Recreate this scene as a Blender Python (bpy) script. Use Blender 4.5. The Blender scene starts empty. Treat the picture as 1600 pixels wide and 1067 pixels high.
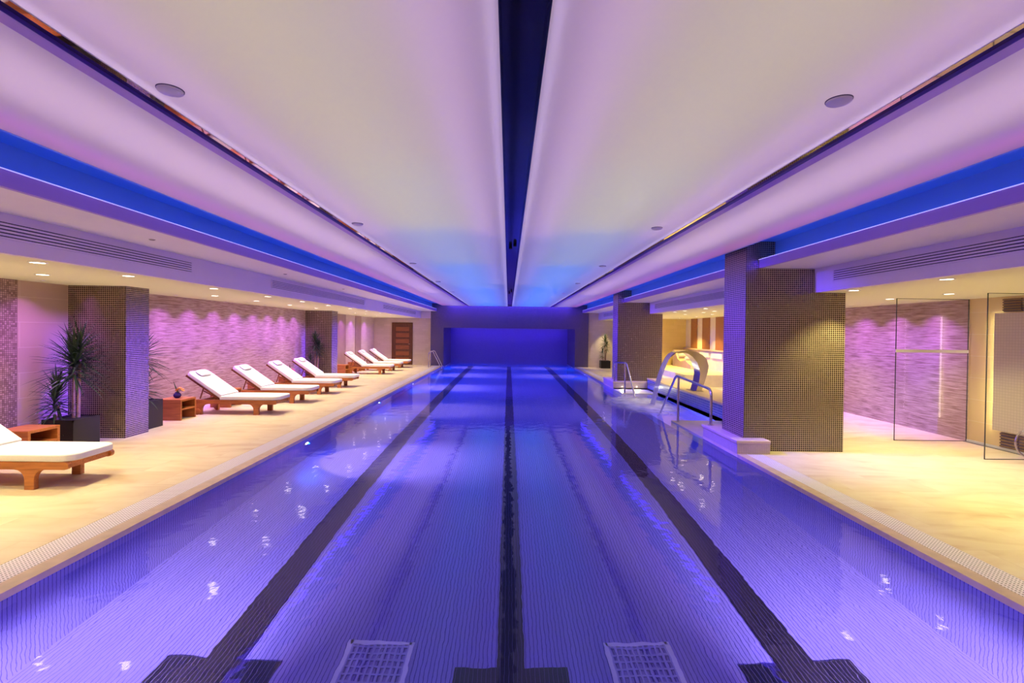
import bpy, bmesh, math, random
from mathutils import Vector, Matrix
R = random.Random(7)
SC = bpy.context.scene
COL = SC.collection
PI = math.pi
ORD = ['first','second','third','fourth','fifth','sixth','seventh','eighth','ninth','tenth','eleventh','twelfth','thirteenth','fourteenth','fifteenth','sixteenth']

# ------------------------------------------------------------------ helpers
class MB:
    """collects shapes that become ONE mesh object"""
    def __init__(s): s.v = []; s.f = []; s.sm = []
    def add(s, vs, fs, smooth=False):
        n = len(s.v); s.v += [tuple(v) for v in vs]
        for f in fs: s.f.append(tuple(i + n for i in f)); s.sm.append(smooth)
        return s
    def box(s, x0, y0, z0, x1, y1, z1, M=None):
        vs = [(x0,y0,z0),(x1,y0,z0),(x1,y1,z0),(x0,y1,z0),(x0,y0,z1),(x1,y0,z1),(x1,y1,z1),(x0,y1,z1)]
        if M is not None: vs = [M @ Vector(v) for v in vs]
        return s.add(vs, [(0,3,2,1),(4,5,6,7),(0,1,5,4),(1,2,6,5),(2,3,7,6),(3,0,4,7)])
    def quad(s, a, b, c, d): return s.add([a,b,c,d], [(0,1,2,3)])
    def prism(s, pts, axis, lo, hi, M=None, smooth=False):
        """outline pts extruded along axis; pts are (x,y) for z, (x,z) for y, (y,z) for x"""
        def P(p, t):
            if axis == 'z': return Vector((p[0], p[1], t))
            if axis == 'y': return Vector((p[0], t, p[1]))
            return Vector((t, p[0], p[1]))
        n = len(pts); vs = [P(p, lo) for p in pts] + [P(p, hi) for p in pts]
        if M is not None: vs = [M @ v for v in vs]
        s.add(vs, [tuple(range(n))[::-1], tuple(range(n, 2*n))])
        return s.add(vs, [(i, (i+1) % n, n + (i+1) % n, n + i) for i in range(n)], smooth)
    def tube(s, path, r, n=10, cap=True):
        path = [Vector(p) for p in path]; rings = []
        prev = None
        for i, p in enumerate(path):
            t = (path[min(i+1, len(path)-1)] - path[max(i-1, 0)]).normalized()
            if prev is None:
                a = Vector((0,0,1)) if abs(t.z) < .9 else Vector((1,0,0))
                u = t.cross(a).normalized()
            else: u = (prev - t * prev.dot(t)).normalized()
            prev = u; w = t.cross(u)
            rr = r[i] if isinstance(r, (list, tuple)) else r
            rings.append([p + (u*math.cos(2*PI*k/n) + w*math.sin(2*PI*k/n))*rr for k in range(n)])
        vs = [v for rg in rings for v in rg]; fs = []
        for i in range(len(path)-1):
            for k in range(n): fs.append((i*n+k, i*n+(k+1)%n, (i+1)*n+(k+1)%n, (i+1)*n+k))
        s.add(vs, fs, True)
        if cap:
            s.add(rings[0], [tuple(range(n))[::-1]]); s.add(rings[-1], [tuple(range(n))])
        return s
    def lathe(s, prof, c=(0,0,0), n=24, M=None):
        """prof: list of (radius, height); axis z"""
        vs = []
        for r, h in prof:
            for k in range(n):
                v = Vector((r*math.cos(2*PI*k/n), r*math.sin(2*PI*k/n), h))
                if M is not None: v = M @ v
                vs.append(v + Vector(c))
        fs = []
        for i in range(len(prof)-1):
            for k in range(n): fs.append((i*n+k, i*n+(k+1)%n, (i+1)*n+(k+1)%n, (i+1)*n+k))
        if prof[0][0] < .0021: fs.append(tuple(range(n))[::-1])
        if prof[-1][0] < .0021: fs.append(tuple(range((len(prof)-1)*n, len(prof)*n)))
        return s.add(vs, fs, True)
    def build(s, name, mat, parent=None, bevel=0, seg=2, fix=True):
        me = bpy.data.meshes.new(name); me.from_pydata(s.v, [], s.f); me.update()
        if fix:
            bm = bmesh.new(); bm.from_mesh(me); bmesh.ops.remove_doubles(bm, verts=bm.verts, dist=1e-6)
            bmesh.ops.recalc_face_normals(bm, faces=bm.faces); bm.to_mesh(me); bm.free()
        if any(s.sm):
            for p in me.polygons: p.use_smooth = True
        uv = me.uv_layers.new(name='metres')
        for p in me.polygons:
            nx, ny, nz = (abs(c) for c in p.normal)
            for li in p.loop_indices:
                x, y, z = me.vertices[me.loops[li].vertex_index].co
                uv.data[li].uv = (x, y) if nz >= nx and nz >= ny else ((y, z) if nx >= ny else (x, z))
        me.materials.append(mat)
        o = bpy.data.objects.new(name, me); COL.objects.link(o)
        if parent is not None: o.parent = parent
        if any(s.sm):
            m = o.modifiers.new('edges', 'EDGE_SPLIT'); m.split_angle = math.radians(40)
        if bevel:
            b = o.modifiers.new('bevel', 'BEVEL'); b.width = bevel; b.segments = seg; b.limit_method = 'ANGLE'; b.angle_limit = math.radians(40)
            for p in me.polygons: p.use_smooth = True
            w = o.modifiers.new('wn', 'WEIGHTED_NORMAL'); w.keep_sharp = False
        return o

def tag(o, label, cat, group=None, kind=None):
    o['label'] = label; o['category'] = cat
    if group: o['group'] = group
    if kind: o['kind'] = kind
    return o
def struct(o, label=None, cat=None):
    o['kind'] = 'structure'
    if label: o['label'] = label
    if cat: o['category'] = cat
    return o
def thing(name, label, cat, loc=(0,0,0), rz=0, group=None):
    o = bpy.data.objects.new(name, None); COL.objects.link(o); o.empty_display_size = .1
    o.location = loc; o.rotation_euler = (0,0,rz)
    return tag(o, label, cat, group)
def copy_tree(o, parent=None):
    c = o.copy(); COL.objects.link(c)
    if parent is not None: c.parent = parent
    for ch in list(o.children): copy_tree(ch, c)
    return c
def tiny(v): return tuple(v)

# ------------------------------------------------------------------ materials
def newmat(name):
    m = bpy.data.materials.new(name); m.use_nodes = True
    nt = m.node_tree; b = nt.nodes['Principled BSDF']
    return m, nt, b
def N(nt, t, **k):
    n = nt.nodes.new(t)
    for a, v in k.items(): setattr(n, a, v)
    return n
def L(nt, a, b): nt.links.new(a, b)
def rgba(c): return (c[0], c[1], c[2], 1)
def sock(n, name, v):
    n.inputs[name].default_value = v
def uvmap(nt, sx=1, sy=1, obj=False):
    tc = N(nt, 'ShaderNodeTexCoord'); mp = N(nt, 'ShaderNodeMapping')
    L(nt, tc.outputs['Object' if obj else 'UV'], mp.inputs['Vector'])
    mp.inputs['Scale'].default_value = (sx, sy, 1 if not obj else sx)
    return mp.outputs['Vector']
def ramp(nt, fac, stops):
    r = N(nt, 'ShaderNodeValToRGB'); L(nt, fac, r.inputs['Fac'])
    e = r.color_ramp.elements
    while len(e) < len(stops): e.new(.5)
    for x, (p, c) in zip(e, stops): x.position = p; x.color = rgba(c)
    return r.outputs['Color']
def bump(nt, b, h, strength, dist=.01):
    bp = N(nt, 'ShaderNodeBump'); bp.inputs['Strength'].default_value = strength; bp.inputs['Distance'].default_value = dist
    L(nt, h, bp.inputs['Height']); L(nt, bp.outputs['Normal'], b.inputs['Normal'])

def plain(name, c, rough=.5, metal=0, spec=.5, var=.06, scale=6, bmp=0):
    m, nt, b = newmat(name)
    nz = N(nt, 'ShaderNodeTexNoise'); nz.inputs['Scale'].default_value = scale; nz.inputs['Detail'].default_value = 3
    L(nt, uvmap(nt, obj=True), nz.inputs['Vector'])
    col = ramp(nt, nz.outputs['Fac'], [(.3, [x*(1-var) for x in c]), (.7, [min(1, x*(1+var)) for x in c])])
    L(nt, col, b.inputs['Base Color'])
    sock(b, 'Roughness', rough); sock(b, 'Metallic', metal); sock(b, 'Specular IOR Level', spec)
    if bmp: bump(nt, b, nz.outputs['Fac'], bmp)
    return m

def mosaic(name, c1, c2, grout, pitch=.0275, mortar=.0035, rough=.12, wide=None, offset=0, bias=0., noisy=0, spec=.5, smooth=.1):
    m, nt, b = newmat(name)
    br = N(nt, 'ShaderNodeTexBrick'); br.offset = offset; br.squash = 1
    L(nt, uvmap(nt), br.inputs['Vector'])
    for k, v in (('Color1', rgba(c1)), ('Color2', rgba(c2)), ('Mortar', rgba(grout)), ('Scale', 1), ('Mortar Size', mortar*.55), ('Mortar Smooth', smooth), ('Bias', bias), ('Brick Width', wide or pitch), ('Row Height', pitch)):
        br.inputs[k].default_value = v
    L(nt, br.outputs['Color'], b.inputs['Base Color'])
    mr = N(nt, 'ShaderNodeMapRange'); L(nt, br.outputs['Fac'], mr.inputs['Value']); mr.inputs['To Min'].default_value = rough; mr.inputs['To Max'].default_value = .75
    L(nt, mr.outputs['Result'], b.inputs['Roughness']); sock(b, 'Specular IOR Level', spec)
    return m

def emit(name, c, s):
    m, nt, b = newmat(name)
    sock(b, 'Base Color', rgba((.8,.8,.8))); sock(b, 'Emission Color', rgba(c)); sock(b, 'Emission Strength', s)
    return m

def wood(name, dark, light, rough=.4, sx=3, sy=40):
    m, nt, b = newmat(name)
    tc = N(nt, 'ShaderNodeTexCoord'); mp = N(nt, 'ShaderNodeMapping'); L(nt, tc.outputs['Object'], mp.inputs['Vector']); mp.inputs['Scale'].default_value = (sx, sy, sy)
    nz = N(nt, 'ShaderNodeTexNoise'); nz.inputs['Scale'].default_value = 1; nz.inputs['Detail'].default_value = 5; nz.inputs['Distortion'].default_value = .6
    L(nt, mp.outputs['Vector'], nz.inputs['Vector'])
    L(nt, ramp(nt, nz.outputs['Fac'], [(.3, dark), (.7, light)]), b.inputs['Base Color'])
    sock(b, 'Roughness', rough); bump(nt, b, nz.outputs['Fac'], .08)
    return m

def travertine():
    m, nt, b = newmat('deck_stone')
    uv = uvmap(nt)
    n1 = N(nt, 'ShaderNodeTexNoise'); n1.inputs['Scale'].default_value = 1.1; n1.inputs['Detail'].default_value = 5; n1.inputs['Distortion'].default_value = 1.2
    mp = N(nt, 'ShaderNodeMapping'); L(nt, uv, mp.inputs['Vector']); mp.inputs['Scale'].default_value = (1, 2.6, 1); mp.inputs['Rotation'].default_value = (0, 0, .5)
    br = N(nt, 'ShaderNodeTexBrick'); br.offset = .5; L(nt, uv, br.inputs['Vector'])
    for k, v in (('Color1', (0,0,0,1)), ('Color2', (1,1,1,1)), ('Mortar', (.5,.5,.5,1)), ('Scale', 1), ('Mortar Size', .0018), ('Mortar Smooth', .3), ('Brick Width', .9), ('Row Height', .45)): br.inputs[k].default_value = v
    ad = N(nt, 'ShaderNodeVectorMath', operation='MULTIPLY_ADD'); L(nt, br.outputs['Color'], ad.inputs[0]); ad.inputs[1].default_value = (3.1, 1.7, 0); L(nt, mp.outputs['Vector'], ad.inputs[2])
    L(nt, ad.outputs['Vector'], n1.inputs['Vector'])
    col = ramp(nt, n1.outputs['Fac'], [(.25, (.66,.47,.28)), (.42, (.80,.64,.43)), (.6, (.86,.73,.52)), (.8, (.76,.58,.36))])
    mx = N(nt, 'ShaderNodeMix', data_type='RGBA', blend_type='MULTIPLY'); L(nt, br.outputs['Fac'], mx.inputs[0]); L(nt, col, mx.inputs[6]); mx.inputs[7].default_value = (.82,.76,.68,1)
    L(nt, mx.outputs[2], b.inputs['Base Color']); sock(b, 'Roughness', .34); sock(b, 'Specular IOR Level', .4)
    return m

def splitface():
    m, nt, b = newmat('striated_stone')
    uv = uvmap(nt)
    mp = N(nt, 'ShaderNodeMapping'); L(nt, uv, mp.inputs['Vector']); mp.inputs['Scale'].default_value = (3.2, 42, 1)
    n1 = N(nt, 'ShaderNodeTexNoise'); n1.inputs['Scale'].default_value = 1; n1.inputs['Detail'].default_value = 4; n1.inputs['Roughness'].default_value = .6
    L(nt, mp.outputs['Vector'], n1.inputs['Vector'])
    n2 = N(nt, 'ShaderNodeTexNoise'); n2.inputs['Scale'].default_value = 1.3; L(nt, uv, n2.inputs['Vector'])
    col = ramp(nt, n1.outputs['Fac'], [(.28, (.20,.12,.09)), (.44, (.44,.31,.25)), (.60, (.62,.48,.41)), (.8, (.76,.64,.56))])
    c2 = ramp(nt, n2.outputs['Fac'], [(.35, (.9,.86,.84)), (.65, (1,1,1))])
    mx = N(nt, 'ShaderNodeMix', data_type='RGBA', blend_type='MULTIPLY'); mx.inputs[0].default_value = 1; L(nt, col, mx.inputs[6]); L(nt, c2, mx.inputs[7])
    L(nt, mx.outputs[2], b.inputs['Base Color']); sock(b, 'Roughness', .7); bump(nt, b, n1.outputs['Fac'], .5, .012)
    return m

def gratemat():
    m, nt, b = newmat('white_perforated_plastic')
    uv = uvmap(nt, 1/.028, 1/.022)
    fr = N(nt, 'ShaderNodeVectorMath', operation='FRACTION'); L(nt, uv, fr.inputs[0])
    sb = N(nt, 'ShaderNodeVectorMath', operation='SUBTRACT'); L(nt, fr.outputs['Vector'], sb.inputs[0]); sb.inputs[1].default_value = (.5,.5,0)
    ln = N(nt, 'ShaderNodeVectorMath', operation='LENGTH'); L(nt, sb.outputs['Vector'], ln.inputs[0])
    L(nt, ramp(nt, ln.outputs['Value'], [(.20, (.05,.04,.05)), (.27, (.92,.84,.90))]), b.inputs['Base Color']); sock(b, 'Roughness', .4)
    return m

def panelmat(name, c, trans=.55, gloss=.03, rough=.12):
    """backlit stretch-membrane ceiling: part reflects, part lets lamp light through"""
    m, nt, b = newmat(name)
    nt.nodes.remove(b); out = nt.nodes['Material Output']
    d = N(nt, 'ShaderNodeBsdfDiffuse'); t = N(nt, 'ShaderNodeBsdfTranslucent'); g = N(nt, 'ShaderNodeBsdfGlossy')
    for n in (d, t): n.inputs['Color'].default_value = rgba(c)
    g.inputs['Roughness'].default_value = rough
    m1 = N(nt, 'ShaderNodeMixShader'); m1.inputs[0].default_value = trans; L(nt, d.outputs[0], m1.inputs[1]); L(nt, t.outputs[0], m1.inputs[2])
    m2 = N(nt, 'ShaderNodeMixShader'); m2.inputs[0].default_value = gloss; L(nt, m1.outputs[0], m2.inputs[1]); L(nt, g.outputs[0], m2.inputs[2])
    L(nt, m2.outputs[0], out.inputs['Surface'])
    return m

def glassmat(name, c, rough=0., ior=1.45, thin=True):
    m, nt, b = newmat(name)
    out = nt.nodes['Material Output']; nt.nodes.remove(b)
    if thin:
        tr = N(nt, 'ShaderNodeBsdfTransparent'); tr.inputs['Color'].default_value = rgba(c)
        gl = N(nt, 'ShaderNodeBsdfGlossy'); gl.inputs['Roughness'].default_value = rough
        fr = N(nt, 'ShaderNodeFresnel'); fr.inputs['IOR'].default_value = ior
        ml = N(nt, 'ShaderNodeMath', operation='MULTIPLY_ADD'); L(nt, fr.outputs[0], ml.inputs[0]); ml.inputs[1].default_value = 1.3; ml.inputs[2].default_value = .02
        mx = N(nt, 'ShaderNodeMixShader'); L(nt, ml.outputs[0], mx.inputs[0]); L(nt, tr.outputs[0], mx.inputs[1]); L(nt, gl.outputs[0], mx.inputs[2])
        L(nt, mx.outputs[0], out.inputs['Surface'])
    else:
        g = N(nt, 'ShaderNodeBsdfGlass'); g.inputs['Color'].default_value = rgba(c); g.inputs['Roughness'].default_value = rough; g.inputs['IOR'].default_value = ior
        L(nt, g.outputs[0], out.inputs['Surface'])
    return m

def watermat():
    m, nt, b = newmat('pool_water')
    out = nt.nodes['Material Output']; nt.nodes.remove(b)
    g = N(nt, 'ShaderNodeBsdfRefraction'); g.inputs['Color'].default_value = (.90,.93,1,1); g.inputs['Roughness'].default_value = .0; g.inputs['IOR'].default_value = 1.333
    gl = N(nt, 'ShaderNodeBsdfGlossy'); gl.inputs['Roughness'].default_value = .045; gl.inputs['Color'].default_value = (1,1,1,1)
    fr = N(nt, 'ShaderNodeFresnel'); fr.inputs['IOR'].default_value = 1.333
    mx = N(nt, 'ShaderNodeMixShader'); L(nt, fr.outputs[0], mx.inputs[0]); L(nt, g.outputs[0], mx.inputs[1]); L(nt, gl.outputs[0], mx.inputs[2])
    uv = uvmap(nt)
    n1 = N(nt, 'ShaderNodeTexNoise'); n1.inputs['Scale'].default_value = 5; n1.inputs['Detail'].default_value = 2; L(nt, uv, n1.inputs['Vector'])
    n2 = N(nt, 'ShaderNodeTexNoise'); n2.inputs['Scale'].default_value = 34; n2.inputs['Detail'].default_value = 1; L(nt, uv, n2.inputs['Vector'])
    ad = N(nt, 'ShaderNodeMath', operation='MULTIPLY_ADD'); L(nt, n2.outputs['Fac'], ad.inputs[0]); ad.inputs[1].default_value = .03; L(nt, n1.outputs['Fac'], ad.inputs[2])
    bp = N(nt, 'ShaderNodeBump'); bp.inputs['Strength'].default_value = 1; bp.inputs['Distance'].default_value = .0026
    L(nt, ad.outputs[0], bp.inputs['Height'])
    for q in (g, gl): L(nt, bp.outputs['Normal'], q.inputs['Normal'])
    L(nt, mx.outputs[0], out.inputs['Surface'])
    return m

M_deck = travertine()
M_stone = splitface()
M_grate = gratemat()
M_coping = plain('coping_stone', (.66,.50,.37), .35, var=.1, scale=9)
M_dark = mosaic('dark_glass_mosaic', (.018,.011,.011), (.045,.028,.024), (.60,.45,.34), .0275, .0046, rough=.2)
M_endm = mosaic('violet_mosaic', (.05,.035,.10), (.08,.05,.14), (.26,.19,.26), .0275, .0035, rough=.25)
M_back = mosaic('alcove_mosaic', (.12,.09,.34), (.15,.11,.38), (.20,.16,.40), .0275, .003, rough=.3)
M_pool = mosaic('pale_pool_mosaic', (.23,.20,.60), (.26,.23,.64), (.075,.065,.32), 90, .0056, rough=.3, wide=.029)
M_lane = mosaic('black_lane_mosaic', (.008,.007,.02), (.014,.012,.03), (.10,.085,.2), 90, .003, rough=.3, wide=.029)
M_spa = mosaic('blue_spa_mosaic', (.04,.07,.32), (.07,.11,.42), (.30,.32,.62), .05, .006, rough=.2, wide=.05)
M_plinth = mosaic('pale_plinth_mosaic', (.62,.50,.44), (.66,.55,.48), (.45,.36,.34), .024, .003, rough=.3)
M_bronze = mosaic('bronze_mosaic', (.32,.20,.16), (.66,.46,.38), (.12,.07,.06), .026, .0045, rough=.2, bias=-.1)
M_slab = mosaic('beige_wall_slab', (.60,.44,.30), (.64,.48,.34), (.80,.68,.52), .33, .004, rough=.3, wide=1.4, offset=.5)
M_slab_lit = mosaic('beige_slab_yellow_lit', (.74,.57,.26), (.78,.61,.30), (.86,.76,.50), .33, .004, rough=.3, wide=1.4, offset=.5)  # beige slab with the yellow lamp light mixed into its colour
M_tile = mosaic('pale_wall_tile', (.64,.52,.42), (.70,.58,.48), (.50,.40,.32), .1, .002, rough=.3, wide=.3, offset=.5)
M_pil = plain('dark_pilaster_tile', (.38,.26,.22), .4)
M_ytile = mosaic('niche_tile_yellow_lit', (.80,.62,.24), (.84,.66,.27), (.62,.46,.16), .15, .002, rough=.3, wide=.3, offset=.5)  # the niche's yellow lamp light is partly put into this tile colour
M_white = plain('white_ceiling_paint', (.80,.78,.78), .5, var=.01)
M_gloss = plain('cream_satin_soffit', (.95,.90,.72), .10, spec=1.6, var=.01)
M_fascia = plain('lilac_fascia_paint', (.84,.72,.88), .5, var=.01)
M_panel = panelmat('backlit_ceiling_membrane', (.86,.84,.84))
M_softwarm = panelmat('soffit_glow_membrane', (.92,.86,.70), .5, .10, .10)  # white soffit tinted cream and made translucent for lamps added above it
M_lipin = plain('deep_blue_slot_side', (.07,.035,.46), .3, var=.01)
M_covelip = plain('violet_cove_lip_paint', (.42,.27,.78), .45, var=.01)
M_lip = plain('lilac_slot_lip', (.42,.25,.74), .4, var=.01)  # one even violet tone on the slot lips
M_cove = plain('cove_blue_glow', (.16,.36,.70), .5, var=.01)  # white cove with the blue LED glow put into its base colour
M_mirror = plain('dark_bronze_mirror', (.50,.42,.36), .03, metal=1, var=.0)
M_black = plain('black_slot_gloss', (.012,.010,.014), .12)
M_slot = plain('dark_grille_slot', (.05,.03,.09), .6)
M_teak = wood('orange_teak', (.36,.115,.028), (.58,.21,.055))
M_teakd = wood('dark_teak', (.16,.045,.015), (.28,.085,.03))
M_door = wood('dark_brown_door_wood', (.10,.028,.010), (.16,.05,.02), .35, 30, 3)
M_doorp = wood('red_brown_door_panel', (.24,.065,.018), (.34,.11,.035), .35, 3, 30)
M_brown = wood('brown_wall_panel', (.24,.09,.03), (.33,.13,.05), .45)
M_cush = plain('white_towelling', (.93,.91,.88), .9, var=.02, scale=90, bmp=.1)
M_steel = plain('brushed_stainless', (.62,.60,.62), .17, metal=1, var=.04)
M_planter = plain('matt_black_planter', (.012,.010,.010), .45)
M_soil = plain('dark_soil', (.03,.02,.012), .9, scale=40, var=.5)
M_leaf = plain('dark_green_leaf', (.035,.075,.018), .4, var=.4, scale=9)
M_trunk = plain('tan_trunk_bark', (.34,.20,.12), .8, var=.25, scale=30, bmp=.4)
M_vase = plain('deep_blue_vase_glaze', (.03,.015,.16), .15)
M_flow = plain('orange_petals', (.80,.38,.06), .6, var=.2, scale=40)
M_pink = plain('magenta_petals', (.62,.06,.20), .6, var=.2, scale=40)
M_rubber = plain('dark_wheel_wood', (.10,.035,.015), .5)
M_glass = glassmat('clear_glass_sheet', (.97,.985,.965))
M_gedge = plain('green_black_glass_edge', (.05,.055,.035), .15)
M_frost = plain('frosted_strip', (.80,.78,.72), .5, var=.01)
M_water = watermat()
M_shower = mosaic('pale_dotted_panel', (.60,.50,.44), (.62,.52,.46), (.52,.43,.38), .04, .006, rough=.4)
M_louvre = plain('brown_louvre_slats', (.20,.12,.06), .5)
M_ring = plain('white_lamp_ring', (.8,.78,.76), .4, var=.01)
M_cream = plain('cream_bench_stone', (.80,.70,.58), .35, var=.05)
M_rose = plain('rose_bench_tile', (.60,.42,.36), .4, var=.05)
E_warm = emit('warm_lamp_lens', (1,.90,.66), 10)
E_violet = emit('violet_lamp_lens', (.85,.55,1), 2.5)
E_pool = emit('pool_lamp_lens', (.93,.92,1), 14)
E_white = emit('white_light_line', (1,.96,.78), 5)
E_line = emit('pale_led_line', (.45,.45,1), .8)
E_blue = emit('blue_led_strip', (.10,.22,1), 3)

# ------------------------------------------------------------------ lights
def area(name, loc, sx, sy, power, col, direction, parent=None, spread=None, ax=(0,1,0)):
    d = bpy.data.lights.new(name, 'AREA'); d.shape = 'RECTANGLE'; d.size = sx; d.size_y = sy; d.energy = power; d.color = col
    if spread: d.spread = math.radians(spread)
    o = bpy.data.objects.new(name, d); COL.objects.link(o); o.location = loc
    # local -Z aims along direction, local Y follows world Y as far as possible
    z = -Vector(direction).normalized(); y = Vector(ax); y = (y - z*y.dot(z))
    if y.length < .05: y = Vector((0,0,1)); y = y - z*y.dot(z)
    y.normalize(); x = y.cross(z)
    o.rotation_euler = Matrix((x, y, z)).transposed().to_euler()
    if parent is not None: o.parent = parent
    return o
def spot(name, loc, power, col, angle, blend, direction=(0,0,-1), radius=.03, parent=None):
    d = bpy.data.lights.new(name, 'SPOT'); d.energy = power; d.color = col; d.spot_size = math.radians(angle); d.spot_blend = blend; d.shadow_soft_size = radius
    o = bpy.data.objects.new(name, d); COL.objects.link(o); o.location = loc
    o.rotation_euler = Vector(direction).to_track_quat('-Z', 'Y').to_euler()
    if parent is not None: o.parent = parent
    return o

# ------------------------------------------------------------------ key dimensions (metres)
C0 = .045                       # middle of the hall
PL, PR = -3.01, 3.09            # pool walls
Y0, Y1 = .70, 22.45             # near pool end, far columns
YN, YB = -3.0, 25.3             # wall behind the camera, back of the alcove
WL, WR = -6.32, 7.10            # side walls
ZC, ZH, ZS = 2.78, 2.516, 2.19  # main ceiling, high soffit, low soffit
WZ = -.05                       # water level
PZ = WZ - 1.07                  # pool floor
def both(f):
    for s in (-1, 1): f(s)
def X(s, d): return C0 + s*d

# ------------------------------------------------------------------ pool basin
b = MB()
b.quad((PL,Y0,PZ),(PR,Y0,PZ),(PR,YB,PZ),(PL,YB,PZ))
b.quad((PL,Y0,PZ),(PL,YB,PZ),(PL,YB,-.045),(PL,Y0,-.045))
b.quad((PL,Y0,PZ),(PL,Y0,-.045),(PR,Y0,-.045),(PR,Y0,PZ))
RY0, RY1, RX = 7.6, 14.1, 4.08  # side bay of the pool with the water spout
b.quad((PR,Y0,PZ),(PR,Y0,-.045),(PR,RY0,-.045),(PR,RY0,PZ))
b.quad((PR,RY1,PZ),(PR,RY1,-.045),(PR,YB,-.045),(PR,YB,PZ))
RZ = -.55
b.quad((PR,RY0,PZ),(PR,RY0,RZ),(PR,RY1,RZ),(PR,RY1,PZ))
b.quad((PR,RY0,RZ),(RX,RY0,RZ),(RX,RY1,RZ),(PR,RY1,RZ))
b.quad((PR,RY0,RZ),(PR,RY0,-.001),(RX,RY0,-.001),(RX,RY0,RZ))
b.quad((PR,RY1,RZ),(RX,RY1,RZ),(RX,RY1,-.001),(PR,RY1,-.001))
basin = struct(b.build('pool_basin', M_pool, fix=False), 'pale violet mosaic tiled basin of the long swimming pool', 'pool')
# lane lines, flush tiles on the floor
for x, w, lab in ((-1.85,.25,'left'),(C0-.002,.185,'middle'),(1.93,.25,'right')):
    b = MB(); b.box(x-w/2, 2.98, PZ, x+w/2, 24.2, PZ+.004); b.box(x-.375, 2.96, PZ, x+.375, 3.19, PZ+.0045)
    o = b.build('lane_line', M_lane); o['kind'] = 'structure'; tag(o, 'dark tiled T-ended swimming lane line, %s one of three on the pool floor' % lab, 'lane line', 'lane lines on the pool floor')
# pale submerged steps of the side bay
for i, (ya, yb) in enumerate(((RY0, 9.1), (13.1, RY1))):
    b = MB(); b.box(PR+.002, ya+.002, RZ+.002, RX-.002, yb-.002, WZ+.018)
    tag(b.build('entry_step', plain('pale_step_stone', (.66,.60,.50), .5)), ['pale stone entry step just above the water by the near column plinth','pale stone entry step just above the water before the far column'][i], 'step')
    for k in (1, 2):
        pass
# water
b = MB(); xs = 3
b.quad((PL-.004,Y0-.004,WZ),(PR+.004,Y0-.004,WZ),(PR+.004,YB,WZ),(PL-.004,YB,WZ))
b.quad((PR+.004,RY0,WZ),(RX+.004,RY0,WZ),(RX+.004,RY1,WZ),(PR+.004,RY1,WZ))
tag(b.build('pool_water', M_water, fix=False), 'clear rippled blue-violet water filling the long swimming pool', 'water', kind='stuff')

# coping and overflow gratings, split where the plinths interrupt them
def edge(xa, xb, y0, y1, name, mat, z1=0.0): 
    b = MB(); b.box(min(xa,xb), y0, -.045 if 'trim' in name else -.06, max(xa,xb), y1, z1); return b.build(name, mat)
struct(edge(PL, PL-.13, Y0-.13, Y1, 'trim_1', M_coping), 'narrow tan stone coping along the left pool edge', 'coping')
struct(edge(PR, PR+.115, Y0-.13, 6.45, 'trim_2', M_coping), 'narrow tan stone coping along the near right pool edge', 'coping')
struct(edge(PR, PR+.115, 15.55, Y1, 'trim_3', M_coping), 'narrow tan stone coping along the far right pool edge', 'coping')
tag(edge(PL-.13, PL-.365, Y0-.13, Y1, 'overflow_grating', M_grate), 'white perforated overflow grating along the left pool edge', 'grating', 'overflow gratings')
tag(edge(PR+.115, PR+.33, Y0-.13, 6.45, 'overflow_grating', M_grate), 'white perforated overflow grating along the right pool edge, in front of the near column', 'grating', 'overflow gratings')
tag(edge(PR+.115, PR+.33, 15.55, Y1, 'overflow_grating', M_grate), 'white perforated overflow grating at the far right, beyond both right columns', 'grating', 'overflow gratings')
# deck floors
b = MB(); b.box(WL-.2, YN-.2, -.25, PL-.368, 22.9, 0)
struct(b.build('floor', M_deck), 'warm beige stone deck', 'floor')
b = MB(); b.box(PL-.368, YN-.2, -.25, PR+.333, Y0-.13, 0)
struct(b.build('floor', M_deck))
b = MB(); b.box(PR+.333, YN-.2, -.25, WR+.2, RY0, 0); b.box(RX, RY0, -.25, WR+.2, RY1, 0); b.box(PR+.333, RY1, -.25, WR+.2, 22.9, 0)
b.box(PR+.001, 14.1, -.25, PR+.333, 15.55, -.002); b.box(PR+.001, 6.45, -.25, PR+.333, RY0, -.002)
struct(b.build('floor', M_deck), 'warm beige stone deck', 'floor')
# drain covers on pool floor
for i, x in enumerate((-.865, .93)):
    t = thing('drain_cover', ['pale square grid drain cover on the pool floor, left of the middle lane line','pale square grid drain cover on the pool floor, right of the middle lane line'][i], 'drain cover', (x, 3.17, PZ), 0, 'drain covers on the pool floor')
    f = MB(); w = .215
    for a in (-1, 1): f.box(a*w-.016, -w-.016, 0, a*w+.016, w+.016, .014); f.box(-w, a*w-.016, 0, w, a*w+.016, .014)
    f.build('frame', plain('pale_drain_frame', (.66,.66,.86), .4), t)
    g = MB()
    for k in range(11): u = -w + (k+.5)*2*w/11; g.box(u-.0075, -w, .001, u+.0075, w, .012)
    for k in range(7): u = -w + (k+.5)*2*w/7; g.box(-w, u-.008, .001, w, u+.008, .010)
    g.build('grid', plain('violet_drain_grid', (.36,.35,.70), .4), t)

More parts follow.
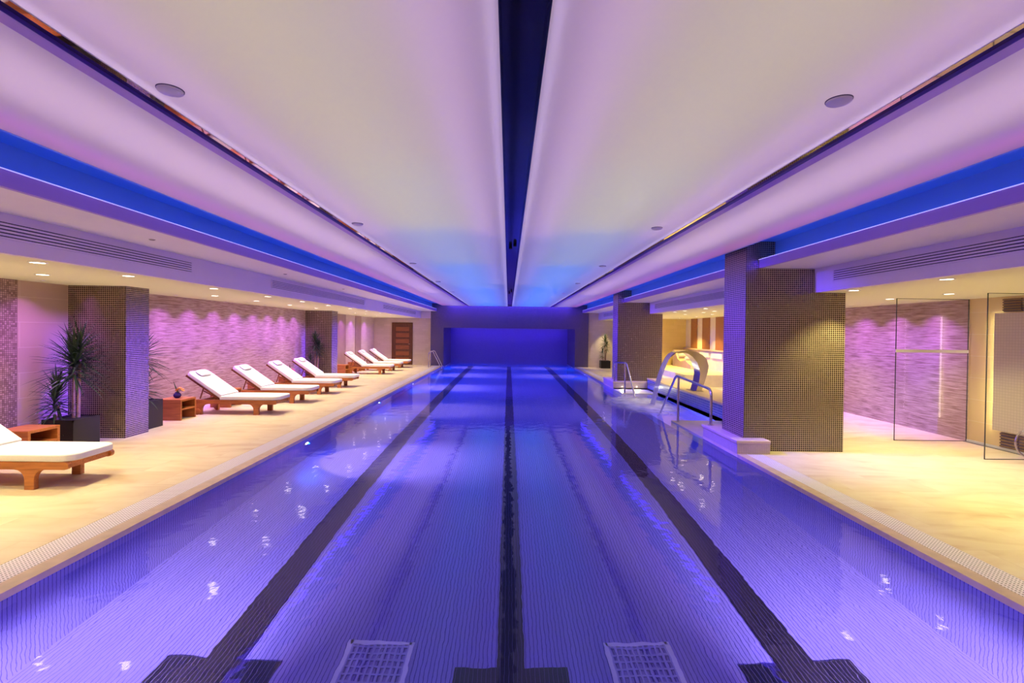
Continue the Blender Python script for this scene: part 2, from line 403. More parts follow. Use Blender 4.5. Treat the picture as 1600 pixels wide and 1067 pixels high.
# ------------------------------------------------------------------ walls
def wallbox(name, x0, y0, z0, x1, y1, z1, mat, label=None, cat='wall'):
    b = MB(); b.box(x0, y0, z0, x1, y1, z1); o = b.build(name, mat); struct(o, label, cat if label else None); return o
ZT = 3.5
wallbox('wall_left', WL-.25, 7.3, 0, WL, 15.2, ZS+.1, M_stone, 'striated stone wall washed violet behind the left loungers')
wallbox('wall_left', WL-.25, YN, 0, WL, 6.27, ZS+.1, M_bronze, 'glittering bronze mosaic wall at the near left')
wallbox('wall_left', WL-.25, 6.27, 0, WL, 7.3, ZS+.1, M_slab, 'beige slab wall strip beside the near left column')
wallbox('wall_left', WL-.25, 15.2, 0, WL, 22.9, ZS+.1, M_tile, 'pale tiled wall at the far left')
for y0, y1, m, d, nm in ((17.3,18.76,M_pil,.03,'pilaster'),(19.97,20.7,M_pil,.03,'pilaster')):
    b = MB(); b.box(WL-.01, y0, 0, WL+d, y1, ZS); tag(b.build('pilaster', m), 'dusky flat pilaster on far left wall, %s' % ('just past the second column' if y0 < 18 else 'behind the last loungers'), 'pilaster', 'far left pilasters', 'structure')
wallbox('wall_far', WL-.2, 22.75, 0, -3.45, 22.95, 3.0, M_tile, 'pale tiled end wall around the brown door')
wallbox('wall_far', 3.7, 22.55, 0, WR+.2, 22.75, 3.0, M_tile, 'pale tiled end wall behind the far right plant')
wallbox('wall_right', WR, 7.4, 0, WR+.25, 14.3, ZS+.1, M_stone, 'striated stone wall washed violet on the right')
wallbox('wall_right', WR, YN, 0, WR+.25, 7.4, ZS+.1, M_slab_lit, 'beige slab wall of the shower bay')
wallbox('wall_right', WR, 14.3, 0, WR+.25, 22.9, ZS+.1, M_cream, 'cream wall behind the brown panels')
wallbox('wall_near', WL-.2, YN-.2, 0, WR+.2, YN, 3.6, M_slab)
# far alcove with deep pool end
wallbox('wall_back', PL-.3, YB, -1.2, PR+.3, YB+.2, 2.0, M_back, 'deep violet alcove wall at the far pool end')
wallbox('wall_back', -3.61, Y1, -.2, PL, YB+.1, ZC+.2, M_endm, 'dark mosaic pier left of the alcove')
wallbox('wall_back', PR, Y1, -.2, 3.72, YB+.1, ZC+.2, M_endm, 'dark mosaic pier right of the alcove')
b = MB(); b.box(PL, Y1, 1.76, PR, Y1+.22, ZC+.2); b.box(PL, Y1+.2, 1.80, PR, YB+.1, 1.95)
struct(b.build('wall_back', M_endm), 'violet lit mosaic header above the pool alcove', 'wall')

# ------------------------------------------------------------------ mosaic columns
def column(x0, y0, x1, y1, z1, label):
    b = MB(); b.box(x0, y0, 0, x1, y1, z1); o = b.build('column', M_dark)
    return tag(o, label, 'column', 'dark mosaic columns', 'structure')
column(WL-.02, 6.99, -5.50, 7.44, ZS+.05, 'square dark mosaic column on the left, nearest the camera, beside the big plant')
column(WL-.02, 15.1, -5.50, 15.6, ZS+.05, 'square dark mosaic column farther along the left wall, behind the fifth lounger')
column(3.25, 6.62, 4.63, 7.28, ZC+.16, 'wide dark mosaic column on the right, nearest the camera, on a pale plinth')
column(3.25, 14.36, 4.58, 15.05, ZC+.16, 'wide dark mosaic column on the right, beyond the water spout')
def plinth(poly, label):
    t = thing('plinth', label, 'plinth', group='column plinths')
    def off(p, d):
        cx = sum(q[0] for q in poly)/len(poly); return p
    b = MB(); b.prism(poly, 'z', 0, .14); b.build('base', M_plinth, t)
    xs = [p[0] for p in poly]; ys = [p[1] for p in poly]
    cap = []
    for x, y in poly:
        nx = x - .02 if x == min(xs) else (x + .02 if x == max(xs) else x)
        ny = y - .02 if y == min(ys) else (y + .02 if y == max(ys) else y)
        cap.append((nx, ny))
    b = MB(); b.prism(cap, 'z', .14, .185); b.build('cap_slab', plain('plinth_cap_stone', (.74,.58,.44), .4), t, bevel=.01)
    return t
plinth([(3.085,6.45),(3.53,6.45),(3.53,6.615),(3.245,6.615),(3.245,7.285),(3.6,7.285),(3.6,7.58),(3.085,7.58)], 'low pale mosaic plinth with stone cap round the near right column')
plinth([(3.085,14.12),(4.1,14.12),(4.1,14.355),(3.245,14.355),(3.245,15.055),(3.4,15.055),(3.4,15.55),(3.085,15.55)], 'low pale mosaic plinth with stone cap round the far right column')

# ------------------------------------------------------------------ ceilings
def sheet(name, x0, x1, y0, y1, z, mat, label=None):
    b = MB(); b.quad((x0,y0,z),(x0,y1,z),(x1,y1,z),(x1,y0,z))
    o = b.build(name, mat, fix=False); return struct(o, label, 'ceiling' if label else None)
EN = Y1 + .02
sheet('ceiling', X(-1,1.87), X(-1,.093), YN, EN, ZC, M_panel, 'broad glowing ceiling panel left of the middle slot')
sheet('ceiling', X(1,.093), X(1,1.87), YN, EN, ZC, M_panel, 'broad glowing ceiling panel right of the middle slot')
sheet('ceiling', X(-1,3.11), X(-1,2.03), YN, EN, ZC, M_panel, 'narrow glowing ceiling strip beside the left blue cove')
sheet('ceiling', X(1,2.03), X(1,3.11), YN, EN, ZC, M_panel, 'narrow glowing ceiling strip beside the right blue cove')
# lid of the void above so that lamps in it stay inside
b = MB(); b.box(WL-.3, YN-.2, 3.30, WR+.3, EN+.2, 3.4); b.box(WL-.3, YN-.2, ZC+.15, X(-1,3.62), EN, ZC+.2); b.box(X(1,3.62), YN-.2, ZC+.15, WR+.3, EN, ZC+.2)
struct(b.build('ceiling', plain('void_lid', (.5,.48,.5), .8)))
# slots
b = MB(); b.box(X(-1,.093), YN, ZC+.06, X(1,.093), EN, ZC+.08)
for s in (-1,1): b.box(X(s,.093)-.003, YN, ZC-.012, X(s,.093)+.003, EN, ZC+.07)
struct(b.build('ceiling_slot', M_black), 'black slot running down the middle of the ceiling', 'ceiling slot')
for s in (-1,1):
    side = 'left' if s < 0 else 'right'
    t = thing('ceiling_slot', 'mirror-lined dark slot with lilac lip in the %s of the ceiling' % side, 'ceiling slot', group='side ceiling slots'); t['kind'] = 'structure'
    b = MB(); xa, xb = sorted((X(s,1.865), X(s,1.965))); b.box(xa, YN, ZC+.018, xb, EN, ZC+.028); b.build('mirror_strip', M_mirror, t)
    b = MB(); xa, xb = sorted((X(s,1.963), X(s,2.035))); b.box(xa, YN, ZC-.0006, xb, EN, ZC+.06); b.build('lip', M_lip, t)
    b = MB(); xa, xb = sorted((X(s,1.960), X(s,1.9629))); b.box(xa, YN, ZC-.0005, xb, EN, ZC+.018); b.build('inner_side', M_lipin, t)
    b = MB(); xa, xb = sorted((X(s,1.862), X(s,1.872))); b.box(xa, YN, ZC+.0005, xb, EN, ZC+.017); b.build('panel_edge', M_white, t)
# coves: recess top, back face, trough lip
for s in (-1,1):
    side = 'left' if s < 0 else 'right'
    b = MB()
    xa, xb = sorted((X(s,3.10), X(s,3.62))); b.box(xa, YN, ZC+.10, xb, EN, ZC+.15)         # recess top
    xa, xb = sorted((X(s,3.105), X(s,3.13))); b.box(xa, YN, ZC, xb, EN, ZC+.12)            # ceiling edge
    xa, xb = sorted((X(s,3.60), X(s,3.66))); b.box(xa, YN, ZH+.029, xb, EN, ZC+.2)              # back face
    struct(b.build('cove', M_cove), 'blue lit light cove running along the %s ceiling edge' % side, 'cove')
    b = MB(); xa, xb = sorted((X(s,3.38), X(s,3.42))); b.box(xa, YN, ZH, xb, EN, 2.636)
    struct(b.build('trim_%d' % (4 if s < 0 else 5), M_covelip), 'violet cove lip along the %s ceiling edge' % side, 'trim')
    b = MB(); xa, xb = sorted((X(s,3.421), X(s,4.16))); b.box(xa, YN, ZH, xb, EN, ZH+.029)
    struct(b.build('ceiling', plain('bright_soffit_paint', (.93,.88,.86), .4, var=.01)), 'pale high soffit strip on the %s' % side, 'ceiling')
    # fascia and low soffit
    wx = WL if s < 0 else WR
    b = MB(); xa, xb = sorted((X(s,4.15), X(s,4.22))); b.box(xa, YN, ZS, xb, EN+.3, ZH+.05)
    struct(b.build('bulkhead', M_fascia), 'lilac vertical bulkhead face with air grilles on the %s' % side, 'bulkhead')
    b = MB(); xa, xb = sorted((X(s,4.22), wx + s*.02)); b.quad((xa,YN,ZS),(xa,22.9,ZS),(xb,22.9,ZS),(xb,YN,ZS))
    struct(b.build('ceiling', M_softwarm, fix=False), 'warm lit low soffit with downlights on the %s' % side, 'ceiling')
b = MB(); b.box(-6.4, 22.7, ZS, -3.45, 22.95, ZC+.2)
struct(b.build('bulkhead', M_fascia))

# LED strips in coves
for s in (-1,1):
    side = 'left' if s < 0 else 'right'
    b = MB(); xa, xb = sorted((X(s,3.44), X(s,3.47))); b.box(xa, YN+.1, ZH+.03, xb, EN-.1, ZH+.045)
    o = tag(b.build('led_strip', E_blue), 'blue LED strip hidden in the %s ceiling cove' % side, 'light strip', 'cove light strips')
    area('cove_light', (X(s,3.43), 9.7, ZH+.075), .04, 25.2, 4.6, (.02,.15,1), (s*.75,0,.75))
    b = MB(); xa, xb = sorted((X(s,3.372), X(s,3.381))); b.box(xa, YN+.1, 2.630, xb, EN-.1, 2.636)
    tag(b.build('led_strip', E_line), 'thin pale line of light along the %s cove lip' % side, 'light strip', 'cove lip light lines')
    area('cove_spill', (X(s,3.368), 9.7, 2.575), .11, 25.2, 42, (.06,.025,1), (-s*1,0,-.2))
# lamps in the void behind the membranes
for s in (-1,1):
    xa, xb = (X(s,4.3), WL if s < 0 else WR)
    area('void_lamp', ((xa+xb)/2, 9.8, 2.62), abs(xb-xa)-.2, 25.4, 2.2*abs(xb-xa)*25.4, (1,.80,.40) if s < 0 else (1,.80,.28), (0,0,-1))  # lamps without fittings, added above the low soffit to brighten it
def void(x, w, y0, y1, p, col, z=3.12): area('void_lamp', (x, (y0+y1)/2, z), w, y1-y0, p*w*(y1-y0), col, (0,0,-1))
for s in (-1,1):
    for y0, y1, p, col in ((-3,3.4,2.7,(1,.92,.44)),(3.4,5.6,2.8,(.92,.94,.54)),(5.6,8.5,3.0,(.42,.62,.95)),(8.5,13,4.6,(.10,.34,1)),(13,22.4,5.6,(.02,.24,1))):
        void(X(s,.98), 1.0, y0, y1, p, col)
    for y0, y1, p, col in ((-3,6,2.9,(.78,.44,.95)),(6,12,2.2,(.55,.38,1)),(12,22.4,1.4,(.25,.25,1))):
        for xx in (.33,1.66): void(X(s,xx), .28, y0, y1, p, col, 2.96)
    for xx in (.125, 1.84): area('edge_lamp', (X(s,xx), 9.7, 2.815), .03, 25, 3.2, (.78,.62,1), (0,0,-1))
    for y0, y1, p, col in ((-3,8,3.3,(.95,.66,.92)),(8,15,3.2,(.80,.50,.95)),(15,22.4,2.4,(.55,.36,1))):
        void(X(s,2.40), .55, y0, y1, p, col, 2.98)
    area('edge_lamp', (X(s,2.96), 9.7, 2.91), .16, 25, 10, (1,.10,.42), (0,0,-1))

# ------------------------------------------------------------------ ceiling fittings
def ordinal_place(i, n): return ORD[i]
proto = None
for s in (-1,1):
    side = 'left' if s < 0 else 'right'
    ys = [2.42, 5.39, 8.5, 11.55, 14.5]
    for i, y in enumerate(ys):
        lab = '%s flat round white disc from the near end, on the %s ceiling panel' % (ORD[i], side)
        if proto is None:
            proto = thing('ceiling_speaker', lab, 'ceiling disc', (0,0,0), 0, 'flat discs on the ceiling panels')
            b = MB(); b.lathe([(.001,-.016),(.050,-.016),(.056,-.012),(.058,0)], n=32); b.build('cover', M_ring, proto)
            b = MB(); b.lathe([(.058,-.004),(.0605,-.004),(.0605,0),(.058,0)], n=32); b.build('rim', M_slot, proto)
            o = proto
        else: o = copy_tree(proto); o['label'] = lab
        o.location = (-1.69 if s < 0 else 1.64, y, ZC)
sp = None
for i, y in enumerate((5.07, 8.07, 10.9)):
    lab = '%s small dark sprinkler from the near end, in the pale high soffit on the left' % ORD[i]
    if sp is None:
        sp = thing('sprinkler', lab, 'sprinkler', (0,0,0), 0, 'sprinklers in the left high soffit')
        b = MB(); b.lathe([(.001,-.012),(.018,-.012),(.03,-.004),(.03,0)], n=16); b.build('plate', plain('grey_sprinkler', (.3,.26,.28), .4), sp); o = sp
    else: o = copy_tree(sp); o['label'] = lab
    o.location = (-3.72, y, ZH+.002)
# air grilles on the bulkheads
def grille(s, y0, y1, label):
    t = thing('air_grille', label, 'air grille', (X(s,4.15), (y0+y1)/2, 2.38), 0, 'slotted air grilles')
    h = (y1-y0)/2; f = -s
    b = MB(); b.box(min(0,f*.004), -h, -.062, max(0,f*.004), h, .062); b.build('backing', M_slot, t)
    b = MB(); e = f*.014
    for za, zb in ((-.075,-.06),(.06,.075)): b.box(min(0,e), -h-.015, za, max(0,e), h+.015, zb)
    for ya in (-h-.015, h): b.box(min(0,e), ya, -.06, max(0,e), ya+.015, .06)
    b.build('frame', M_fascia, t)
    for k in range(4):
        z = -.042 + k*.028
        b = MB(); b.box(min(0,f*.013), -h, z-.0085, max(0,f*.013), h, z+.0085); b.build('slat', M_fascia, t)
grille(-1, 1.2, 6.28, 'long slotted air grille on the left bulkhead, nearest the camera')
grille(-1, 8.4, 13.75, 'long slotted air grille in the middle of the left bulkhead')
grille(-1, 15.84, 21.4, 'long slotted air grille at the far end of the left bulkhead')
grille(1, 1.2, 6.22, 'long slotted air grille on the right bulkhead, nearest the camera')
grille(1, 8.2, 13.85, 'long slotted air grille on the right bulkhead, between the two columns')
grille(1, 16.0, 21.3, 'long slotted air grille at the far end of the right bulkhead')

# downlights
dl = None
WARM = (1, .85, .45); YEL = (1, .93, .32)
def downlight(x, y, label, group, power=60, col=WARM, ang=105, size=1):
    global dl
    if dl is None:
        dl = thing('downlight', label, 'downlight')
        b = MB(); b.lathe([(.058,-.006),(.070,-.005),(.072,0),(.058,0)], n=24); b.build('trim_ring', M_ring, dl)
        b = MB(); b.lathe([(.001,-.003),(.058,-.003),(.058,0)], n=24); b.build('lens', E_warm, dl); o = dl
    else: o = copy_tree(dl)
    o['label'] = label; o['group'] = group; o.location = (x, y, ZS)
    spot('downlight_beam', (x, y, ZS-.012), power*1.7, col, ang, .6, radius=.045)
rowA = [4.52, 5.59, 7.2, 8.81, 10.28, 11.76, 13.37, 14.9, 16.5, 18.0, 19.6, 21.1]
for i, y in enumerate(rowA):
    downlight(-4.37, y, '%s small round downlight from the near end, left soffit row along the bulkhead' % ORD[i], 'left soffit downlights, bulkhead row', 62)
rowB = [5.57, 8.81, 10.25, 11.8, 13.45, 16.85, 18.05, 19.6, 21.1]
for i, y in enumerate(rowB):
    downlight(-5.33, y, '%s small round downlight from the near end, left soffit row above the lounger backs' % ORD[i], 'left soffit downlights, lounger row', 58)
for y, x in ((2.6,-4.37),(2.6,-5.33),(3.6,-5.0)): downlight(x, y, 'small round downlight in the left soffit near the camera, outside the view', 'left soffit downlights nearest the camera', 70)
rowC = [4.88, 6.2]
for i, y in enumerate(rowC): downlight(4.44, y, '%s small downlight from the near end, right soffit beside the near column' % ORD[i], 'right soffit downlights near the column', 75, YEL)
for i, y in enumerate([6.52, 7.54]): downlight(5.97, y, ['small downlight in the right soffit between the two glass screens','small downlight in the right soffit just behind the first glass screen'][i], 'right soffit downlights above the screens', 75, YEL)
downlight(5.9, 9.6, 'small downlight in the right soffit, behind the near column', 'right soffit downlights behind the column', 80, YEL)
for y, x in ((2.6,4.44),(2.8,5.97),(4.6,5.97)): downlight(x, y, 'small downlight in the right soffit near the camera, outside the view', 'right soffit downlights nearest the camera', 75, YEL)
for i, (x, y) in enumerate(((4.5,11.03),(4.46,12.23),(4.44,12.9),(5.2,12.2),(5.25,13.0),(5.27,14.4),(5.97,14.15))):
    downlight(x, y, '%s small downlight counted from the right, in the yellow lit soffit between the right columns' % ORD[i], 'soffit downlights over the water spout', 46, YEL)
for i, (x, y) in enumerate(((6.3,16.2),(6.3,17.8),(4.45,16.5),(4.45,19.0))):
    downlight(x, y, 'small downlight hidden behind the far right column', 'soffit downlights beyond the far column', 210 if x > 5 else 60, (1,.74,.12) if x > 5 else YEL)
downlight(4.43, 22.15, 'small downlight above the plant at the far right end wall', 'end wall downlight', 95, (1,.85,.36), 66)
# narrow blue lamps added in the middle slot to tint each column
sl = None
for i, (y, tgt, pw, ang, lab) in enumerate(((6.95,(-5.5,7.22,.92),5200,22,'the near left column'),(15.1,(-5.5,15.35,.92),5200,22,'the second left column'),(6.75,(3.25,6.95,1.15),1900,58,'the near right column'),(14.5,(3.25,14.7,1.15),1900,58,'the far right column'))):
    lab = 'added small black lamp in the middle ceiling slot aimed at %s' % lab
    if sl is None:
        sl = thing('fill_spot', lab, 'fill_spot', (0,0,0), 0, 'lamps added in the middle slot')
        b = MB(); b.lathe([(.001,.0),(.02,.0),(.022,.004),(.022,.05),(.001,.05)], n=16); b.build('can', M_black, sl); o = sl
    else: o = copy_tree(sl); o['label'] = lab
    p = Vector((C0 + (.03 if tgt[0] > 0 else -.03), y, ZC+.008)); o.location = p
    spot('fill_spot_beam', p - Vector((0,0,.02)), pw, (.09,.03,1), ang, 1, Vector(tgt)-p, .02)
# wall washers
ww = None
def washer(x, y, s, label, group, k=1):
    global ww
    if ww is None:
        ww = thing('wall_washer', label, 'wall light')
        b = MB(); b.lathe([(.022,-.004),(.032,-.004),(.033,0),(.022,0)], n=16); b.build('trim_ring', M_ring, ww)
        b = MB(); b.lathe([(.001,-.002),(.022,-.002),(.022,0)], n=16); b.build('lens', E_violet, ww); o = ww
    else: o = copy_tree(ww)
    o['label'] = label; o['group'] = group; o.location = (x, y, ZS)
    spot('wall_washer_beam', (x, y, ZS-.01), 27*k, (.50,.15,1), 112, .5, (s*.02, 0, -1), .02)
    spot('wall_washer_beam', (x, y, ZS-.01), 58*k, (.50,.16,1), 64, 1, (s*.06, 0, -1), .02)
area('wall_wash_fill', (WL+.36, 11.2, ZS-.01), .03, 7.3, 38, (.48,.15,1), (-.16,0,-1), spread=75)  # strips without fittings, added to even out the violet wash on the walls
area('wall_wash_fill', (WR-.36, 10.6, ZS-.01), .03, 6.2, 26, (.48,.15,1), (.16,0,-1), spread=75)
area('wall_wash_fill', (WL+.36, 5.8, ZS-.01), .03, 2.2, 12, (.48,.15,1), (-.16,0,-1), spread=75)
area('wall_wash_fill', (WL+.36, 19.2, ZS-.01), .03, 6.6, 22, (.48,.15,1), (-.16,0,-1), spread=75)
for i, y in enumerate((8.0, 8.8, 9.6, 10.4, 11.2, 12.0, 12.75, 13.5, 14.25)):
    washer(WL+.30, y, -1, '%s tiny violet wall light from the near end, above the left striated wall' % ORD[i], 'violet wall lights over the left striated wall')
for i, y in enumerate((7.95, 8.75, 9.57, 10.4, 11.3)):
    washer(WR-.30, y, 1, '%s tiny violet wall light from the glass screen, above the right striated wall' % ORD[i], 'violet wall lights over the right striated wall')
for i, y in enumerate((5.5, 6.3)): washer(WL+.30, y, -1, ['tiny violet wall light above the bronze mosaic wall','tiny violet wall light above the slab wall strip'][i], 'violet wall lights at the near left', .5)
for i, y in enumerate((16.4, 18.2, 19.4, 21.2)): washer(WL+.30, y, -1, '%s tiny violet wall light past the second left column' % ORD[i], 'violet wall lights at the far left')

# ------------------------------------------------------------------ underwater lamps
pl = None
def poollamp(x, y, ax, label, power=900, col=(.88,.70,1), ang=74, tilt=-.95):
    """ax: unit direction into the water"""
    global pl
    if pl is None:
        pl = thing('pool_lamp', label, 'underwater lamp', group='underwater pool lamps')
        b = MB(); b.lathe([(.06,.0),(.085,.0),(.08,.014),(.06,.016)], n=24); b.build('ring', M_steel, pl)
        b = MB(); b.lathe([(.06,.001),(.06,.010),(.03,.018),(.001,.02)], n=24); b.build('lens', E_pool, pl); o = pl
    else: o = copy_tree(pl)
    o['label'] = label; o.location = (x, y, WZ-.24)
    o.rotation_euler = Vector(ax).to_track_quat('Z', 'Y').to_euler()
    d = Vector(ax)
    p0 = Vector((x, y, WZ-.24)) + d*.04
    l = area('pool_lamp_glow', p0, .016, .016, (130 if y > 14 else 80 if y > 10 else 36) if y > 5 else 9, (.0,.12,1) if y > 5 else (.2,.06,1), (d.x, d.y, -.2)); l.data.shape = 'DISK'
    spot('pool_lamp_beam', p0, power, col, ang, 1, (d.x, d.y, tilt), .045)
for i, y in enumerate((7.25, 11.3, 15.3, 19.35, 23.3)):
    poollamp(PL, y, (1,0,0), '%s round underwater lamp from the near end on the left pool wall' % ORD[i])
for i, y in enumerate((19.35, 23.3)): poollamp(PR, y, (-1,0,0), ['round underwater lamp on the far right pool wall before the pier','round underwater lamp on the right alcove wall at the far pool end'][i])
for i, x in enumerate((-2.55, 2.6)): poollamp(x, Y0, (0,1,0), 'round underwater lamp on the near pool end wall below the camera', 2700, (.90,.68,1), 54, -.44)
# small step lights on the two end walls of the side bay
for i, (x, y, d, lab) in enumerate(((3.34,RY1,-1,'tiny step light left of its twin, on the low wall below the far right column'),(3.77,RY1,-1,'tiny step light right of its twin, on the low wall below the far right column'))):
    b = MB(); b.lathe([(.001,0),(.009,0),(.010,.006)], n=12, M=Matrix.Rotation(PI/2*-d*-1,4,'X'))
    o = b.build('step_light', E_warm); o.location = (x, y+.012*d, .045); tag(o, lab, 'step light', 'step lights')
    spot('step_beam', (x, y+.03*d, .04), 8, (1,.95,.8), 120, 1, (0, d, -.6), .02)
for x in (3.45, 3.85):  # hidden lamps added to brighten the bay below the water
    o = copy_tree(pl); o['label'] = 'added unseen underwater lamp in the side bay below the near column'; o.location = (x, RY0+1.505, -.24); o['group'] = 'added underwater side bay lamps'
    o.rotation_euler = Vector((0,1,0)).to_track_quat('Z', 'Y').to_euler()
    l = area('bay_fill', (x, RY0+1.55, -.24), .06, .06, 160, (.55,.42,1), (.3,1,.05)); l.data.shape = 'DISK'

# ------------------------------------------------------------------ sun loungers
def lounger_proto():
    t = thing('sun_lounger', '', 'sun lounger')
    W = .56
    for y in (0, W-.045):
        b = MB(); pts = [(-1.12,.197),(.335,.197),(.36,.203),(.376,.222),(.376,.25),(.36,.268),(.335,.273),(-1.12,.273)]
        b.prism(pts, 'y', y, y+.045); b.build('side_rail', M_teak, t, bevel=.004)
        # front leg with two curved corbels
        b = MB(); arc = []
        pts = [(-.047,0),(.047,0),(.047,.10)] + [(.047+.10*(1-math.cos(a)), .10+.098*math.sin(a)) for a in (PI/8, PI/4, 3*PI/8, PI/2)] + [(-.047-.10*(1-math.cos(a)), .10+.098*math.sin(a)) for a in (PI/2, 3*PI/8, PI/4, PI/8)] + [(-.047,.10)]
        b.prism(pts, 'y', y-.004, y+.049); b.build('leg', M_teak, t, bevel=.004)
        b = MB(); pts = [(-1.11,.08),(-1.05,.0),(-1.0,.0),(-1.0,.10)] + [(-1.0+.10*(1-math.cos(a)), .10+.098*math.sin(a)) for a in (PI/8, PI/4, 3*PI/8, PI/2)] + [(-1.11,.198)]
        b.prism(pts, 'y', y-.002, y+.047); b.build('leg', M_teak, t, bevel=.004)
    for y in (-.035, W+.007):
        b = MB(); b.lathe([(.001,0),(.05,0),(.058,.005),(.058,.023),(.05,.028),(.001,.028)], n=20, M=Matrix.Translation((-1.07,y+.028,.058)) @ Matrix.Rotation(PI/2,4,'X')); b.build('wheel', M_teak, t)
    for xe in (.30, -1.10):
        b = MB(); b.box(xe,.045,.205,xe+.045,W-.045,.265); b.build('end_rail', M_teak, t)
    b = MB(); b.box(-.66,.10,.24,.29,.14,.2555); b.box(-.66,W-.14,.24,.29,W-.10,.2555)
    for k in range(7): xx = -.62 + k*.135; b.box(xx,.045,.255,xx+.085,W-.045,.272)
    b.build('slat_deck', M_teakd, t)
    # raised back: frame, props, cushion, pillow share one tilted frame
    A = math.radians(34.5); H = Matrix.Translation((-.675,0,.283)) @ Matrix.Rotation(A,4,'Y') @ Matrix.Scale(1,4)
    b = MB()
    for y in (.005, W-.05): b.box(-.76,y,-.012,.0,y+.045,.022,H)
    for k in range(6): b.box(-.74+k*.125,.05,-.005,-.66+k*.125,W-.05,.016,H)
    b.build('back_frame', M_teakd, t)
    top = H @ Vector((-.40,0,-.01))
    for y in (.06, W-.10):
        b = MB(); b.tube([(top.x, y+.02, top.z), (-1.08, y+.02, .285)], .013, 8); b.build('prop', M_teakd, t)
    for yy in (.06, W-.06):
        b = MB(); b.tube([(-.72,yy,.285),(-1.0,yy,.43)], .012, 8); b.build('brace', M_teakd, t)
    def rounded(x0, x1, y0, y1, r0, r1):
        o = []
        for cx, cy, a0, r in ((x1-r1,y0+r1,-PI/2,r1),(x1-r1,y1-r1,0,r1),(x0+r0,y1-r0,PI/2,r0),(x0+r0,y0+r0,PI,r0)):
            for k in range(7): a = a0 + k*PI/12; o.append((cx+r*math.cos(a), cy+r*math.sin(a)))
        return o
    b = MB(); b.prism(rounded(-.672,.415,-.012,W+.012,.015,.13), 'z', .276, .346); m = b.build('mattress', M_cush, t, bevel=.016, seg=3)
    b = MB(); b.prism(rounded(-.775,-.008,-.012,W+.012,.09,.015), 'z', .024, .094, H); b.build('back_cushion', M_cush, t, bevel=.016, seg=3)
    # head pillow
    b = MB(); n = 12; vs = []; 
    for side in (1, -1):
        for i in range(n+1):
            for j in range(n+1):
                u = i/n*2-1; v = j/n*2-1
                h = .036*(max(0,1-abs(u)**3.0)*max(0,1-abs(v)**3.0))**.45
                k = 1-.05*(abs(u)*abs(v))
                vs.append(H @ Vector((-.655+u*.085*k, W/2+v*.165*k, .118+side*h)))
    fs = []
    for sidx in (0, 1):
        o = sidx*(n+1)**2
        for i in range(n):
            for j in range(n):
                q = (o+i*(n+1)+j, o+(i+1)*(n+1)+j, o+(i+1)*(n+1)+j+1, o+i*(n+1)+j+1)
                fs.append(q if sidx == 0 else q[::-1])
    b.add(vs, fs, True); b.build('pillow', M_cush, t)
    return t
LG = lounger_proto()
spots = [(4.74,'white-cushioned teak lounger nearest the camera, cut off by the left picture edge'),
 (8.98,'white-cushioned teak lounger beside the table with the orange flowers'),
 (10.45,'white-cushioned teak lounger, second one past the near left column'),
 (11.95,'white-cushioned teak lounger, third one past the near left column'),
 (13.38,'white-cushioned teak lounger just in front of the second left column'),
 (17.6,'white-cushioned teak lounger just past the second left column'),
 (19.15,'white-cushioned teak lounger, middle of the far group of three'),
 (20.75,'white-cushioned teak lounger nearest the brown door')]
for i, (y, lab) in enumerate(spots):
    o = LG if i == 0 else copy_tree(LG)
    o.location = (-4.66, y, 0); o['label'] = lab; o['group'] = 'sun loungers along the left wall'

# ------------------------------------------------------------------ side tables
def table_proto():
    t = thing('side_table', '', 'side table'); w = .41
    b = MB(); b.box(-w, 0, .325, 0, w, .36); b.build('top', M_teak, t, bevel=.003)
    for y in (0, w-.035):
        b = MB(); b.box(-w, y, 0, 0, y+.035, .325); b.build('side_panel', M_teak, t, bevel=.003)
    b = MB(); b.box(-w+.01, .035, .17, -.004, w-.035, .198); b.build('shelf', M_teak, t, bevel=.003)
    b = MB(); b.box(-w+.002, .035, .02, -w+.016, w-.035, .325); b.build('back_panel', M_teakd, t)
    return t
TB = table_proto()
for i, (x, y, lab) in enumerate(((-5.64,5.72,'small square orange teak table beside the nearest lounger and big plant'),
  (-5.63,8.36,'small square teak table with a shelf carrying orange flowers'),
  (-5.60,9.80,'small teak table between second and third loungers from the camera'),
  (-5.60,11.2,'small teak table between third and fourth loungers from the camera'),
  (-5.60,12.70,'small teak table with a magenta flower, before the second left column'),
  (-5.75,17.12,'small teak table right behind the second left column'),
  (-5.75,18.62,'small teak table between the first two far loungers'))):
    o = TB if i == 0 else copy_tree(TB)
    o.location = (x, y, 0); o['label'] = lab; o['group'] = 'teak side tables'
# flowers
def vase(loc, label, petal, leafdir):
    t = thing('flower_vase', label, 'vase', loc)
    b = MB(); b.lathe([(.030,0),(.05,.015),(.062,.045),(.055,.075),(.034,.092),(.032,.105),(.026,.105),(.026,.06),(.001,.05)], n=24); b.build('vase_body', M_vase, t)
    b = MB()
    for k in range(3):
        a = leafdir + (k-1)*.12; p = [Vector((math.cos(a)*q*.5, .01*k, .10+q)) for q in (0,.06,.12,.19)]
        b.tube(p, [.006,.007,.005,.001], 6)
    b.build('leaves', M_leaf, t)
    for k in range(6):
        a = k*1.05; c = Vector((.045+.045*math.cos(a), .035*math.sin(a), .135+.02*(k % 3)))
        s_ = MB(); s_.tube([(0,0,.09), c*.6+Vector((0,0,.05)), c], .003, 5)
        f = MB(); f.lathe([(.001,-.008),(.014,-.006),(.030,.004),(.034,.010),(.024,.012),(.010,.016),(.001,.018)], c, 12, Matrix.Rotation(.6*math.cos(a),4,'Y'))
        fo = f.build('flower', petal, t); s_.build('stem', M_leaf, fo)
vase((-5.84,8.58,.36), 'round dark blue vase of orange flowers on the teak side table', M_flow, PI*.8)
vase((-5.78,12.88,.36), 'small vase of magenta flowers on a teak table behind the loungers', M_pink, PI*.6)

